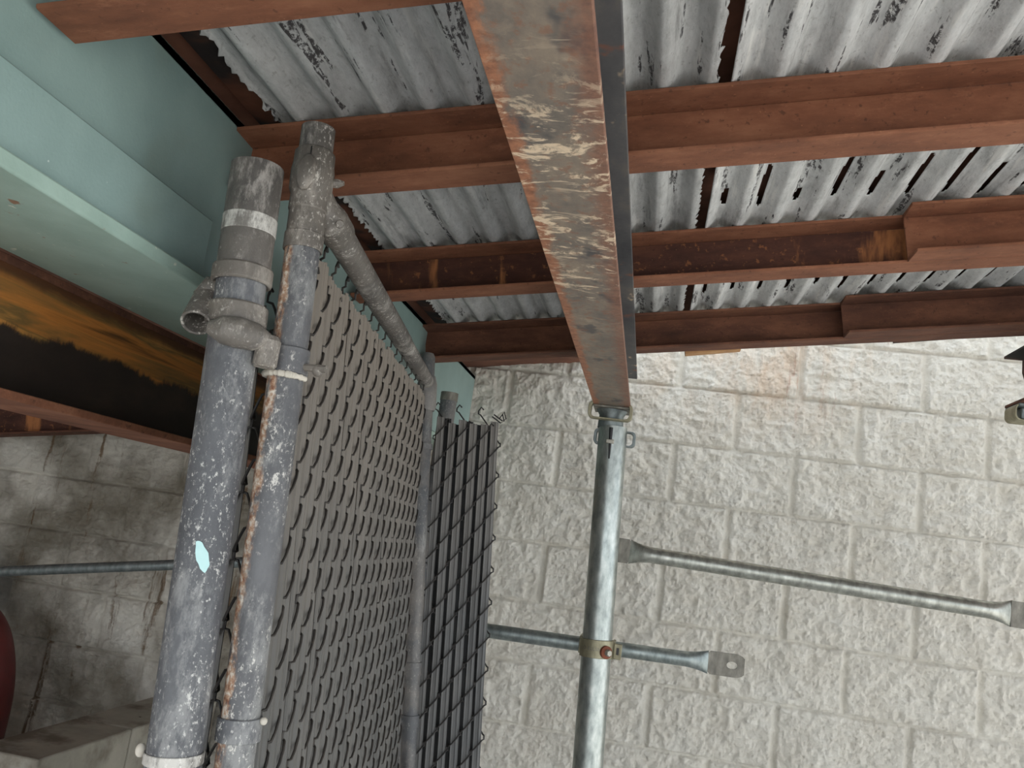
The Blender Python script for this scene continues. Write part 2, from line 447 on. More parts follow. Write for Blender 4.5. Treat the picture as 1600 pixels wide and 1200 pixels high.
def single(name, mb, mat, loc, label, cat, bevel=0.0, group=None, world=True):
    me = mb.mesh(name, loc if world else None)
    o = bpy.data.objects.new(name, me); COL.objects.link(o); o.location = loc
    finish(o, mat, True, bevel)
    return tag(o, label, cat, group)
def structure(name, me_or_mb, mat, loc=(0, 0, 0), rot=(0, 0, 0), smooth=True, bevel=0.0):
    me = me_or_mb.mesh(name) if isinstance(me_or_mb, MB) else me_or_mb
    o = bpy.data.objects.new(name, me); COL.objects.link(o); o.location = loc; o.rotation_euler = rot
    finish(o, mat, smooth, bevel); o['kind'] = 'structure'
    return o

# ------------------------------------------------------------------ the setting
# numpy noise for the split faces
rng = np.random.RandomState(7)
def vnoise(x, y, seed):
    r = np.random.RandomState(seed); T = r.rand(256, 256)
    xi = np.floor(x).astype(int); yi = np.floor(y).astype(int)
    fx = x - xi; fy = y - yi
    fx = fx * fx * fx * (fx * (fx * 6 - 15) + 10); fy = fy * fy * fy * (fy * (fy * 6 - 15) + 10)
    g = lambda a, b: T[a % 256, b % 256]
    return (g(xi, yi) * (1 - fx) + g(xi + 1, yi) * fx) * (1 - fy) + (g(xi, yi + 1) * (1 - fx) + g(xi + 1, yi + 1) * fx) * fy
BU = 0.2032
def split_face(X, Z, z_ref, seed=1, amp=1.0):
    """depth (towards the viewer) of a split-face block wall, and tooled joints"""
    v = (Z - z_ref) / BU
    row = np.floor(v).astype(int); fv = (v - row) * BU
    odd = (row % 2)
    u = (X - odd * BU) / (2 * BU)
    colm = np.floor(u).astype(int); fu = (u - colm) * 2 * BU
    dh = np.minimum(fv, BU - fv); dv = np.minimum(fu, 2 * BU - fu)
    wig = 0.004 * (vnoise(X * 40, Z * 40, 90) - 0.5)
    edge = np.minimum(dh * 1.9, dv) + wig
    key = row * 17.3 + colm * 9.7
    h = np.zeros_like(X); a = 1.0; fr = 13.0; tot = 0
    for o in range(6):
        n = vnoise(X * fr + key * 3.1 + o * 7.7, Z * fr * 1.1 + key * 1.7 + o * 3.3, seed + o)
        n = 1 - np.abs(2 * n - 1) if o in (1, 3) else n
        h += a * n; tot += a; a *= 0.80; fr *= 1.9
    h = h / tot
    tilt = (np.sin(key * 12.9) * (fu / BU - 1) + np.sin(key * 5.1) * (fv / BU - 0.5) * 1.5) * 0.003
    face = 0.0075 + 0.038 * amp * (h - 0.42) + tilt
    m = np.clip((edge - 0.0045) / 0.010, 0, 1); m = m * m * (3 - 2 * m)
    jr = np.clip(edge / 0.0055, 0, 1)
    joint = -0.002 + 0.002 * jr * jr
    return joint * (1 - m) + np.maximum(face, 0.0) * m
def grid_wall(name, xs, zs, hfun):
    X, Z = np.meshgrid(xs, zs); H = hfun(X, Z)
    nx, nz = len(xs), len(zs)
    co = np.stack([X, -H, Z], -1).reshape(-1, 3)
    i = np.arange(nx * nz).reshape(nz, nx)
    q = np.stack([i[:-1, :-1], i[:-1, 1:], i[1:, 1:], i[1:, :-1]], -1).reshape(-1, 4)
    me = bpy.data.meshes.new(name)
    me.vertices.add(len(co)); me.vertices.foreach_set('co', co.ravel())
    me.loops.add(q.size); me.loops.foreach_set('vertex_index', q.ravel().astype(np.int32))
    me.polygons.add(len(q)); me.polygons.foreach_set('loop_start', np.arange(0, q.size, 4, dtype=np.int32))
    me.update(calc_edges=True); me.validate()
    return me
Z_REF = 2.235
xs = np.concatenate([np.arange(-4.2, -2.75, 0.06), np.arange(-2.75, -0.75, 0.007), np.arange(-0.75, 1.78, 0.0042), np.arange(1.78, 2.6, 0.007), np.arange(2.62, 4.4, 0.06)])
zs = np.concatenate([np.arange(0.0, 0.72, 0.06), np.arange(0.72, 2.62, 0.0045), np.arange(2.63, 3.95, 0.06)])
wall = structure('wall_back', grid_wall('wall_back', xs, zs, lambda X, Z: split_face(X, Z, Z_REF)), WALL)
wall.data.set_sharp_from_angle(angle=math.radians(180))
structure('floor', MB().box(-14, 16, -16, 6, -0.2, 0.0), CONC)
structure('wall_left_shade', MB().box(-3.5, -3.3, -4.4, 0.0, 0.0, 2.6), BLOCK)  # unseen wall added to keep the left bay dark
# low block wall closing off the left bay
def low_wall():
    x1 = CAM[0] - 1.437; x0 = x1 - 0.19; y0 = CAM[1] + 2.05; y1 = -0.03; top = CAM[2] - 0.695
    mb = MB().box(x0 + 0.006, x1 - 0.006, y0 + 0.006, y1, 0, top - 0.004)
    z = top; r = 0
    while z > 0.02:
        yb = y0 - (0.2 if r % 2 else 0.0)
        while yb < y1:
            mb.box(x0, x1, max(yb, y0), min(yb + 0.398, y1), max(0.0, z - 0.195), z); yb += 0.406
        z -= 0.2032; r += 1
    structure('wall_low', mb, BLOCK, bevel=0.005)
low_wall()
# roof: slab added above the sheets to block light; narrow strip shades teal beam
ZD = 0.664                                        # underside of the sheets above the viewer's eye at x = 0
slab = MB().box(-0.70, 3.3, CAM[1] - 0.25, CAM[1] + 2.585, 0.052, 0.11).box(-0.70, -0.30, CAM[1] + 2.585, 0.1, 0.052, 0.11).box(-3.6, -0.70, CAM[1] - 1.1, 0.1, 0.052, 0.11)
structure('ceiling', slab, SLAB, loc=(CAM[0], 0, CAM[2] + ZD), rot=(0, -AR, 0))

# corrugated sheets (local x up the slope, y along the flutes)
def corrugated(name, x0, x1, d0, d1, label, phase, slots=False, ragged=None, seed=0, mat=None):
    pitch = 0.068; A = 0.0115
    r = random.Random(seed)
    nx = int((x1 - x0) / pitch * 22); ny = int((d1 - d0) / 0.008)
    def prof(x):
        c = math.cos(2 * math.pi * (x - phase) / pitch)
        c = max(-1, min(1, c * 1.18 + 0.08))
        return A + A * c
    vs = []; fs = []
    holes = {}
    for k in range(-40, 60):
        if slots:
            holes[k] = [(1.38 + r.uniform(0, 0.17), 1.58 + r.uniform(0, .03)), (1.78 + r.uniform(0, 0.2), 2.12 + r.uniform(0, .06))]
            if r.random() < 0.3: holes[k][0] = (1.53, 1.585)
    for j in range(ny + 1):
        d = d0 + (d1 - d0) * j / ny
        for i in range(nx + 1):
            x = x0 + (x1 - x0) * i / nx
            if ragged and (i <= 1 or i >= nx - 1): x += ragged * (r.random() - 0.5)
            vs.append((x, CAM[1] + d, prof(x) + 0.0008 * math.sin(7 * d + x * 11)))
    for j in range(ny):
        d = d0 + (d1 - d0) * (j + 0.5) / ny
        for i in range(nx):
            x = x0 + (x1 - x0) * (i + 0.5) / nx
            if slots:
                ph = ((x - phase) / pitch) % 1.0; k = math.floor((x - phase) / pitch)
                kk = k if ph > 0.5 else k - 1
                q = abs(((ph + 0.5 + 0.015) % 1.0) - 0.5)
                if any(a < d < b and q < 0.02 + 0.075 * math.sqrt(max(0.0, 4 * (d - a) / (b - a) * (b - d) / (b - a))) for a, b in holes.get(kk, [])): continue
            a = j * (nx + 1) + i
            fs.append((a, a + 1, a + nx + 2, a + nx + 1))
    me = bpy.data.meshes.new(name); me.from_pydata(vs, [], fs); me.update()
    o = bpy.data.objects.new(name, me); COL.objects.link(o)
    o.location = (CAM[0], 0, CAM[2] + ZD); o.rotation_euler = (0, -AR, 0)
    finish(o, mat, True, 0, 80)
    s = o.modifiers.new('solid', 'SOLIDIFY'); s.thickness = 0.0012; s.offset = 1
    return tag(o, label, 'roof sheet', 'corrugated roof sheets')
corrugated('corrugated_sheet', -0.635, 0.032, -0.2, 2.58, 'grey stained and shade-darkened corrugated metal roof sheet between the teal beam and the rust gap', -0.010, False, 0.007, 3, DECK_DIRTY_SHADED)
corrugated('corrugated_sheet', 0.050, 2.4, -0.2, 2.58, 'pale corrugated metal roof sheet with dark slots, right of the rust gap', 0.083, True, None, 5, DECK)

# ------------------------------------------------------------------ purlins: channels running up the slope
PB = 0.564                                        # underside of the purlins above eye level at x = 0
def channel(name, label, d_back, x0, x1, web_mat, fl_mat, group, dz=0.0, w=0.062, h=0.1, side=1, tw=0.006, tf=0.008):
    o = thing(name, label, 'beam', W(0, d_back, PB + dz), (0, -AR, 0), group)
    x0 /= math.cos(AR); x1 /= math.cos(AR)
    H = h * math.cos(AR) - 0.0005
    r = 0.006
    part(o, 'web', MB().box(x0, x1, -tw, 0, tf, H - tf), web_mat, 0.001, False)
    part(o, 'bottom_flange', MB().prism([(0, 0), (0, tf), (-tw - r, tf), (-w, tf * 0.72), (-w, 0.0015), (-w + 0.0015, 0)], 'x', x0, x1), fl_mat, 0.001, False)
    part(o, 'top_flange', MB().prism([(0, H), (-w, H), (-w, H - tf * 0.72), (-tw - r, H - tf), (0, H - tf)], 'x', x0, x1), fl_mat, 0.001, False)
    return o
G = 'rusty roof purlins'
channel('roof_purlin', 'rusty steel roof purlin nearest the viewer, cut across the top left corner', 0.740, -0.668, 2.3, RUST, RUST, G)
channel('roof_purlin', 'long rusty roof purlin directly behind the tops of the fence posts', 1.163, -0.672, 2.3, RUST, RUST, G)
channel('roof_purlin', 'rusty roof purlin with dark blotched recessed web and orange patches', 1.700, -0.672, 2.3, RUST3, RUST, G)
channel('roof_purlin', 'rusty roof purlin farthest back, just in front of the white block wall', 2.278, -0.672, 2.3, RUST2, RUST2, G)
G2 = 'lapped purlin channels at the right'
channel('purlin_splice', 'short rusty channel lapped on the blotched purlin, third row from front', 1.637, 0.437, 2.3, RUST, RUST, G2, h=0.099)
channel('purlin_splice', 'short rusty channel lapped on the rearmost purlin by the block wall', 2.214, 0.445, 2.3, RUST2, RUST2, G2, h=0.099)

# ledger strips at the rear purlin; the tan one is painted as lit steel
def strip(p0, p1, d, th, dep, mat, label):
    a = at(p0[0], p0[1], d); b = at(p1[0], p1[1], d)
    L = (b - a).length
    mb = MB().box(0, L, 0, dep, 0, th)
    o = single('ledger_strip', mb, mat, a, label, 'strip', 0.001, 'ledger strips behind the rear purlin', world=False)
    o.rotation_euler = (0, -math.atan2(b.z - a.z, b.x - a.x), 0)
strip((1071, 553), (1158, 546), 2.30, 0.014, 0.03, TAN, 'tan ledger strip, painted as lit, under the rearmost purlin, right of the main beam')
strip((1400, 532.5), (1505, 525), 2.30, 0.012, 0.03, BLACKRUST, 'dark ledger strip under the rearmost purlin near the right edge')

# ------------------------------------------------------------------ main beam on the post
def ibeam(name, label, xc, zb, d0, d1b, d1t, bf=0.102, h=0.152, tf=0.0075, tw=0.006, fm=FLANGE, sm=SIDE):
    o = thing(name, label, 'beam', W(xc, 1.0, zb))
    y0 = d0 - 1.0; b = d1b - 1.0; t = d1t - 1.0
    part(o, 'bottom_flange', MB().box(-bf / 2, bf / 2, y0, b, 0, tf), fm, 0.0012, False, smooth=False)
    part(o, 'web', MB().prism([(y0, tf), (b - 0.01, tf), (b - 0.01, h * 0.45), (t, h * 0.72), (t, h - tf), (y0, h - tf)], 'x', -tw / 2, tw / 2), sm, 0, False, smooth=False)
    part(o, 'top_flange', MB().box(-bf / 2, bf / 2, y0, t, h - tf, h), sm, 0.0012, False, smooth=False)
    return o
ibeam('steel_beam', 'scuffed steel I-beam overhead resting on the galvanised post', -0.1322, 0.401, -0.8, 2.345, 2.585)
ibeam('steel_beam', 'dark steel beam end at the right edge before the block wall', 0.984, 0.546, -0.8, 2.475, 2.49, fm=RUST2, sm=BLACKRUST)

# ------------------------------------------------------------------ teal beam, rusty beam under it
t = thing('teal_beam', 'large teal painted steel beam along the left side', 'beam', W(-0.68, 1.0, 0.28))
def lb(x0, x1, d0, d1, z0, z1):
    p = W(x0, d0, z0); q = W(x1, d1, z1); return MB().box(p.x, q.x, p.y, q.y, p.z, q.z)
part(t, 'web', lb(-0.695, -0.68, -0.9, 2.965, 0.3004, 0.575), TEAL, 0.002)
part(t, 'cover_plate', lb(-0.68, -0.66, -0.9, 1.06, 0.3, 0.392), TEAL, 0.002)
fp = [(CAM[0] + x, CAM[1] + d) for x, d in ((-0.862, -0.9), (-0.636, -0.9), (-0.636, 1.06), (-0.68, 1.075), (-0.68, 2.9), (-0.862, 2.9))]
part(t, 'bottom_flange', MB().prism(fp, 'z', CAM[2] + 0.281, CAM[2] + 0.3), TEAL_EDGE, 0.003, label='pale teal flange with chipped edge')
part(t, 'top_flange', lb(-0.80, -0.68, -0.9, 2.965, 0.56, 0.575), TEAL, 0.002)
t = thing('rusted_beam', 'black and orange stained steel beam slung under the teal beam', 'beam', W(-0.87, 1.0, 0.087))
part(t, 'web', lb(-0.875, -0.866, -0.9, 2.9, 0.0992, 0.268), STAINED, 0, label='black web with orange rust streaks')
part(t, 'bottom_flange', lb(-0.945, -0.795, -0.9, 2.9, 0.087, 0.099), RUST, 0.0015)
part(t, 'top_flange', lb(-0.945, -0.8662, -0.9, 2.9, 0.2682, 0.2802), RUST2, 0.0015)
single('edge_plate', lb(-0.679, -0.60, -0.9, 2.33, 0.599, 0.605), BLACKRUST, W(-0.63, 1.0, 0.588), 'narrow black and rusty plate between the teal beam and the roof sheet', 'plate')
t = thing('ledger_channel', 'dark rusty ledger steel against the dim wall at far left', 'beam', W(-0.97, 2.80, 0.342), (0, -AR, 0))
part(t, 'web', MB().box(-1.9, 0, 0.03, 0.036, 0.008, 0.12), RUST3, 0.001, False)
part(t, 'bottom_flange', MB().box(-1.9, 0, -0.03, 0.036, 0, 0.008), RUST2, 0.001, False)

# ------------------------------------------------------------------ galvanised post with bracket and clamp
PD = 2.33; PR = 0.0395
ptop = at(958, 668, PD); pbot = at(918, 1200, PD)
pdir = (pbot - ptop).normalized()
def on_post(z):
    return ptop + pdir * ((z - ptop.z) / pdir.z)
pfoot = on_post(0.0)
t = thing('steel_post', 'round galvanised post holding up the scuffed I-beam', 'post', pfoot)
part(t, 'pipe', MB().sweep([pfoot, on_post(0.9), on_post(1.5), ptop], PR, 40), GALV)
zf = CAM[2] + 0.401
bx = CAM[0] - 0.1322; by = CAM[1] + PD
part(t, 'top_plate', MB().box(bx - 0.05, bx + 0.05, by - 0.05, by + 0.05, zf - 0.0065, zf - 0.0005), GALV_FLAT, 0.001)
stem = ptop + Vector((0, 0, 0.0))
part(t, 'saddle', MB().sweep([Vector((bx, by, ptop.z - 0.004)), Vector((bx, by, zf - 0.022)), Vector((bx, by, zf - 0.0068))], [0.036, 0.034, 0.043], 28), GALV_DULL)
def rrect(c, hx, hy, hz, r, plane, n=6):
    pts = []
    for cx, cy, a0 in ((hx - r, hy - r, 0), (-hx + r, hy - r, 90), (-hx + r, -hy + r, 180), (hx - r, -hy + r, 270)):
        for k in range(n + 1):
            a = math.radians(a0 + 90 * k / n)
            u, v = cx + r * math.cos(a), cy + r * math.sin(a)
            pts.append(Vector(c) + (Vector((u, 0, v)) if plane == 'xz' else Vector((u, v, 0))))
    return pts
def strap(mb, pts, wdt, th, wdir):
    """flat band following a closed loop"""
    n = len(pts); c = sum(pts, Vector()) / n; vs = []
    wd = Vector(wdir).normalized()
    for p in pts:
        o = (p - c); o -= wd * o.dot(wd); o.normalize()
        for a, b in ((0, -1), (1, -1), (1, 1), (0, 1)):
            vs.append(p + o * th * a + wd * wdt / 2 * b)
    fs = []
    for i in range(n):
        j = (i + 1) % n
        for k in range(4):
            fs.append((i * 4 + k, i * 4 + (k + 1) % 4, j * 4 + (k + 1) % 4, j * 4 + k))
    return mb.add(vs, fs)
part(t, 'loop_strap', strap(MB(), rrect((bx - 0.002, by - 0.048, zf - 0.017), 0.052, 0.02, 0.016, 0.012, 'xz'), 0.030, 0.0085, (0, 1, 0)), GALV_WARM, 0.001, label='yellowed loop strap under the beam end')
ec = on_post(ptop.z - 0.028)
part(t, 'ear_strap', strap(MB(), rrect((ec.x + 0.006, ec.y + 0.012, ec.z), 0.050, 0.018, 0.016, 0.01, 'xz'), 0.030, 0.008, (0, 1, 0)), GALV_DULL, 0.001)
def post_front(z, ax=0.0, off=0.0):
    c = on_post(z); return c + Vector((math.sin(ax), -math.cos(ax), 0)) * (PR + off)
p0 = post_front(ptop.z - 0.006, -0.08, -0.002); p1 = post_front(ptop.z - 0.092, -0.08, -0.002)
part(t, 'slot', MB().sweep([p0, p0.lerp(p1, 0.45), p1], [0.006, 0.0045, 0.003], 10), BLACK)
pb = post_front(ptop.z - 0.045, -0.1, -0.003)
part(t, 'bolt', MB().box(pb.x - 0.011, pb.x + 0.011, pb.y - 0.01, pb.y + 0.006, pb.z - 0.0055, pb.z + 0.0055), BOLT, 0.002)
# brace band that grips the lower tube
zb_ = at(932, 1012, PD).z
cb = on_post(zb_)
TR = 0.0195
band = MB().ring(cb, pdir, PR + 0.0002, PR + 0.005, 0.046, 40)
bando = part(t, 'brace_band', band, GALV_WARM, 0.001, label='yellowed brace band with raised lettering')
for sgn in (1, -1):
    lug = MB().box(cb.x + sgn * (PR + 0.004) - 0.004, cb.x + sgn * (PR + 0.004) + 0.004, cb.y + 0.0, cb.y + 0.088, cb.z - 0.022 - sgn * 0.002, cb.z + 0.022 - sgn * 0.002)
    part(t, 'band_lug', lug, GALV_WARM, 0.002, parent=bando)
part(t, 'band_tab', MB().box(cb.x + PR + 0.006, cb.x + PR + 0.027, cb.y - 0.012, cb.y - 0.006, cb.z - 0.021, cb.z + 0.019), GALV_WARM, 0.002, parent=bando)
part(t, 'tab_slot', MB().box(cb.x + PR + 0.013, cb.x + PR + 0.02, cb.y - 0.0128, cb.y - 0.0119, cb.z - 0.009, cb.z + 0.009), BLACK, 0.0002, parent=bando)
ang = 0.62
wn_ = Vector((math.sin(ang), -math.cos(ang), 0))
wc = cb + wn_ * (PR + 0.005) + Vector((0, 0, -0.004))
part(t, 'washer', MB().sweep([wc - wn_ * 0.002, wc + wn_ * 0.006, wc + wn_ * 0.008], [0.0165, 0.0165, 0.013], 24), RUSTBOLT, parent=bando, label='rusty washer')
part(t, 'clamp_bolt', MB().hexbolt(wc + wn_ * 0.008, wn_, 0.009, 0.012, 6), BOLT, parent=bando)
# lettering on the band
tc = bpy.data.curves.new('lettering', 'FONT'); tc.body = 'O-ELLSN'; tc.size = 0.0125; tc.extrude = 0.0004
tc.align_x = 'CENTER'; tc.align_y = 'CENTER'; tc.space_character = 1.1
to = bpy.data.objects.new('lettering', tc); COL.objects.link(to)
dg = bpy.context.evaluated_depsgraph_get()
tm = bpy.data.meshes.new_from_object(to.evaluated_get(dg))
bpy.data.objects.remove(to); bpy.data.curves.remove(tc)
lo = bpy.data.objects.new('lettering', tm); COL.objects.link(lo); lo.parent = bando
for v in tm.vertices:                              # wrap round the band
    a = v.co.x / (PR + 0.005) - 0.25
    r_ = PR + 0.0052 + v.co.z
    v.co = (cb - pfoot) + Vector((math.sin(a) * r_, -math.cos(a) * r_, v.co.y))
tm.update(); finish(lo, GALV_FLAT, False)
# foot plate
part(t, 'foot_plate', MB().box(pfoot.x - 0.09, pfoot.x + 0.09, pfoot.y - 0.09, pfoot.y + 0.09, 0, 0.01), GALV_DULL, 0.002)

# ------------------------------------------------------------------ tubes with flattened ends
def flat_tube(name, label, a, b, r, flat_a, flat_b, mat, group, hole=True, face_tilt=0.0):
    """tube from a to b; flat_x = (tab length, taper length) or None; tab stands on edge facing the viewer"""
    a = Vector(a); b = Vector(b); L = (b - a).length; t_ = (b - a).normalized()
    o = thing(name, label, 'tube', a, (0, 0, 0), group)
    n_up = Vector((0, 0, 1)); n_up = (n_up - t_ * n_up.dot(t_)).normalized()
    pts, sq = [], []
    HW = math.pi * r / 2 * 0.98 / r                # half width of a flattened tube, in radii
    def add(s, k):                                 # k 0 round .. 1 flat
        pts.append(a + t_ * s); sq.append((1 + (HW - 1) * k, 1 + (0.16 - 1) * k))
    s0 = sum(flat_a) if flat_a else 0; s1 = L - (sum(flat_b) if flat_b else 0)
    if flat_a:
        for i in range(9):
            k = i / 8; add(flat_a[0] + flat_a[1] * k, (1 - k) ** 2)
    else: add(0, 0)
    for i in range(1, 8): add(s0 + (s1 - s0) * i / 8, 0)
    if flat_b:
        for i in range(9):
            k = i / 8; add(s1 + flat_b[1] * k, k ** 2)
    else: add(L, 0)
    mb = MB().sweep(pts, r, 28, squash=sq)
    part(o, 'tube', mb, mat)
    side = t_.cross(n_up)
    for e, fl in ((0, flat_a), (1, flat_b)):
        if not fl: continue
        # the tab: rounded plate with a slotted hole
        org = a + t_ * fl[0] if e == 0 else b - t_ * fl[0]
        dr = -t_ if e == 0 else t_
        hw = r * HW; ln = fl[0]; th = 0.16 * r * 1.05
        N = 40; outer = []; inner = []
        hx, hl, hh = ln * 0.66, 0.0112 if hole else 0.0, 0.0095 if hole else 0.0
        for i in range(N):
            an = 2 * math.pi * i / N
            c_, s_2 = math.cos(an), math.sin(an)
            # superellipse-like outline clipped to the tab
            x = ln * 0.5 + c_ * ln * 5; y = s_2 * ln * 5
            k = min((ln * 0.5) / max(abs(c_), 1e-6), hw / max(abs(s_2), 1e-6))
            px_, py_ = ln * 0.5 + c_ * k, s_2 * k
            if px_ > ln - 0.02:                    # rounded outer corners
                q = (px_ - (ln - 0.02)) / 0.02
                lim = hw * math.sqrt(max(0, 1 - 0.55 * q * q)); py_ = max(-lim, min(lim, py_))
            outer.append((px_, py_)); inner.append((hx + c_ * hl * (1.25 if abs(c_) > .7 else 1.25), s_2 * hh))
        vs = []
        for sgn in (1, -1):
            for q in (outer, inner):
                for u, v in q: vs.append(org + dr * u + n_up * v + side * th * sgn)
        fs = []
        for i in range(N):
            j = (i + 1) % N
            if hole:
                fs += [(i, j, N + j, N + i), (2 * N + j, 2 * N + i, 3 * N + i, 3 * N + j), (N + i, N + j, 3 * N + j, 3 * N + i)]
            fs.append((i, 2 * N + i, 2 * N + j, j))
        if not hole: fs += [tuple(range(N)), tuple(range(2 * N, 3 * N))[::-1]]
        tb = part(o, 'flattened_end', MB().add(vs, fs), GALV_FLAT, 0, smooth=False)
    return o
dB = PD + PR + TR + 0.006
G3 = 'galvanised brace tubes'
flat_tube('brace_tube', 'upper galvanised tube running right from the post with flattened ends', at(953, 857, PD + 0.062), at(1612, 964, PD + 0.062), 0.0215, (0.055, 0.07), (0.05, 0.06), GALV_OLIVE, G3, hole=False)
flat_tube('brace_tube', 'lower galvanised tube clamped behind the post, flattened slotted tab at right', at(640, 968, dB), at(1163, 1042.5, dB), TR, None, (0.094, 0.07), GALV_MID, G3)
a_ = at(-60, 895, 2.6); b_ = at(420, 877, 2.6)
flat_tube('brace_tube', 'dull grey tube sloping across the dim wall at far left', a_, b_, 0.0168, None, None, GALV_DULL, G3)

# bracket under the dark beam end at right
bz = CAM[2] + 0.546; bx2 = CAM[0] + 0.984; by2 = CAM[1] + 2.43
t = thing('beam_clamp', 'grey clamp bracket under the dark beam end at right edge', 'clamp', (bx2, by2, bz - 0.045))
part(t, 'clamp_plate', MB().box(bx2 - 0.05, bx2 + 0.05, by2 - 0.05, by2 + 0.045, bz - 0.0085, bz - 0.0005), GALV_DULL, 0.002)
part(t, 'loop_strap', strap(MB(), rrect((bx2, by2 - 0.01, bz - 0.024), 0.054, 0.02, 0.02, 0.013, 'xz'), 0.07, 0.005, (0, 1, 0)), GALV_WARM, 0.001)
part(t, 'saddle', MB().box(bx2 - 0.038, bx2 + 0.038, by2 - 0.03, by2 + 0.03, bz - 0.041, bz - 0.0088), GALV_DULL, 0.004)

# ------------------------------------------------------------------ gate post (thick pipe at left) with hinge
D1 = 0.93; R1 = 0.0302
q0 = at(403, 262, D1); q1 = at(272, 1180, D1); qd = (q1 - q0).normalized()
def on1(z): return q0 + qd * ((z - q0.z) / qd.z)
def zpx(x, y, d): return at(x, y, d).z
foot1 = on1(0)
t = thing('fence_post', 'thick grey mortar-splattered fence post, leftmost of the pipes', 'post', foot1)
zs1 = zpx(381, 418, D1)
part(t, 'pipe', MB().sweep([foot1, on1(0.7), on1(1.2), on1(1.5), on1(zs1)], R1, 40), PIPE)
part(t, 'top_sleeve', MB().shell(on1(zs1 - 0.005), q0, R1 + 0.0025, 0.004, 40), PIPE_TOP, 0.0008, label='mortar-caked sleeve at the post top')
za, zb2 = zpx(390, 342, D1), zpx(387, 368, D1)
part(t, 'mortar_band', MB().ring(on1((za + zb2) / 2), qd, R1, R1 + 0.0032, abs(za - zb2), 40), MORTAR, 0.001, label='pale band of dried mortar')
for yy, xx, hh, rr in ((432, 380, 0.022, 0.0065), (494, 373, 0.026, 0.0065)):
    part(t, 'clamp_ring', MB().ring(on1(zpx(xx, yy, D1)), qd, R1, R1 + rr, hh, 40), FITTING, 0.003)
# hinge lug reaching to the gate
D2 = 0.97; R2 = 0.0222
g0 = at(498, 202, D2); g1 = at(368, 1180, D2); gd = (g1 - g0).normalized()
def on2(z): return g0 + gd * ((z - g0.z) / gd.z)
zl = zpx(370, 528, D1); zl2 = zpx(450, 566, D2)
c1 = on1(zl); c2 = on2(zl2)
acr = (c2 - c1); acr.z = 0; acr.normalize()
nrm = Vector((acr.y, -acr.x, 0));
if nrm.y > 0: nrm = -nrm
hing = MB()
def lens(pts): hing.sweep(pts, [0.008, 0.017, 0.019, 0.017, 0.010], 18)
lens([c1 + nrm * R1 - acr * 0.033, c1 + nrm * (R1 + 0.006) - acr * 0.018, c1 + nrm * (R1 + 0.008), c1 + nrm * (R1 + 0.004) + acr * 0.020, c1 + nrm * (R1 - 0.004) + acr * 0.036])
part(t, 'hinge_lug', hing, FITTING)
hp = c1 + nrm * (R1 - 0.002) + acr * 0.038 + Vector((0, 0, -0.016))
part(t, 'hinge_block', MB().sweep([hp + Vector((0, 0, 0.022)), hp + Vector((0, 0, 0.016)), hp - Vector((0, 0, 0.014)), hp - Vector((0, 0, 0.017))], [0.010, 0.0145, 0.0145, 0.012], 16), FITTING)
# open cup on the far side
cc = at(312, 478, D1 - 0.005); cl = at(306, 505, D1 - 0.03)
cup = MB().shell(cc + Vector((0.003, 0.01, 0.018)), cl, 0.0165, 0.0035, 28, 1.12)
cupo = part(t, 'hinge_cup', cup, FITTING, 0.001)
k0 = on1(zpx(375, 470, D1))
part(t, 'cup_bracket', MB().sweep([cc + Vector((0, 0, 0.01)), at(331, 448, D1), at(350, 452, D1)], [0.012, 0.014, 0.014], 14), FITTING, parent=cupo)
# lower ring and lumps
part(t, 'clamp_ring', MB().ring(on1(zpx(273, 1183, D1)), qd, R1, R1 + 0.0022, 0.012, 40), MORTAR, 0.001, label='ragged mortar ring low on the post')
pn = at(220, 1172, D1)
part(t, 'mortar_lump', MB().ball(pn, 0.006, 12, 8, (1, 1, 1.3)), LUMP)
pk = at(320, 868, D1); ck = on1(pk.z); pk = ck + (Vector(CAM) - ck).normalized() * (R1 - 0.001)
dab = MB()
dabn = (Vector((CAM[0], CAM[1], pk.z)) - ck); dabn.normalize(); dabt = dabn.cross(qd).normalized()
rr_ = random.Random(4); dv = []
for i in range(22):
    a = 2 * math.pi * i / 22; rad = 1 + 0.28 * (rr_.random() - 0.5)
    u, v = math.cos(a) * 0.0075 * rad, math.sin(a) * 0.016 * rad
    u += v * 0.35
    dv.append(ck + (dabn * math.cos(u / R1) + dabt * math.sin(u / R1)) * (R1 + 0.0006) + qd * v)
dv2 = [p + dabn * 0.0008 for p in dv]
dab.add(dv + dv2, [tuple(range(22)), tuple(range(22, 44))] + [(i, (i + 1) % 22, 22 + (i + 1) % 22, 22 + i) for i in range(22)])
part(t, 'paint_dab', dab, CHALK, label='pale blue dab of paint')

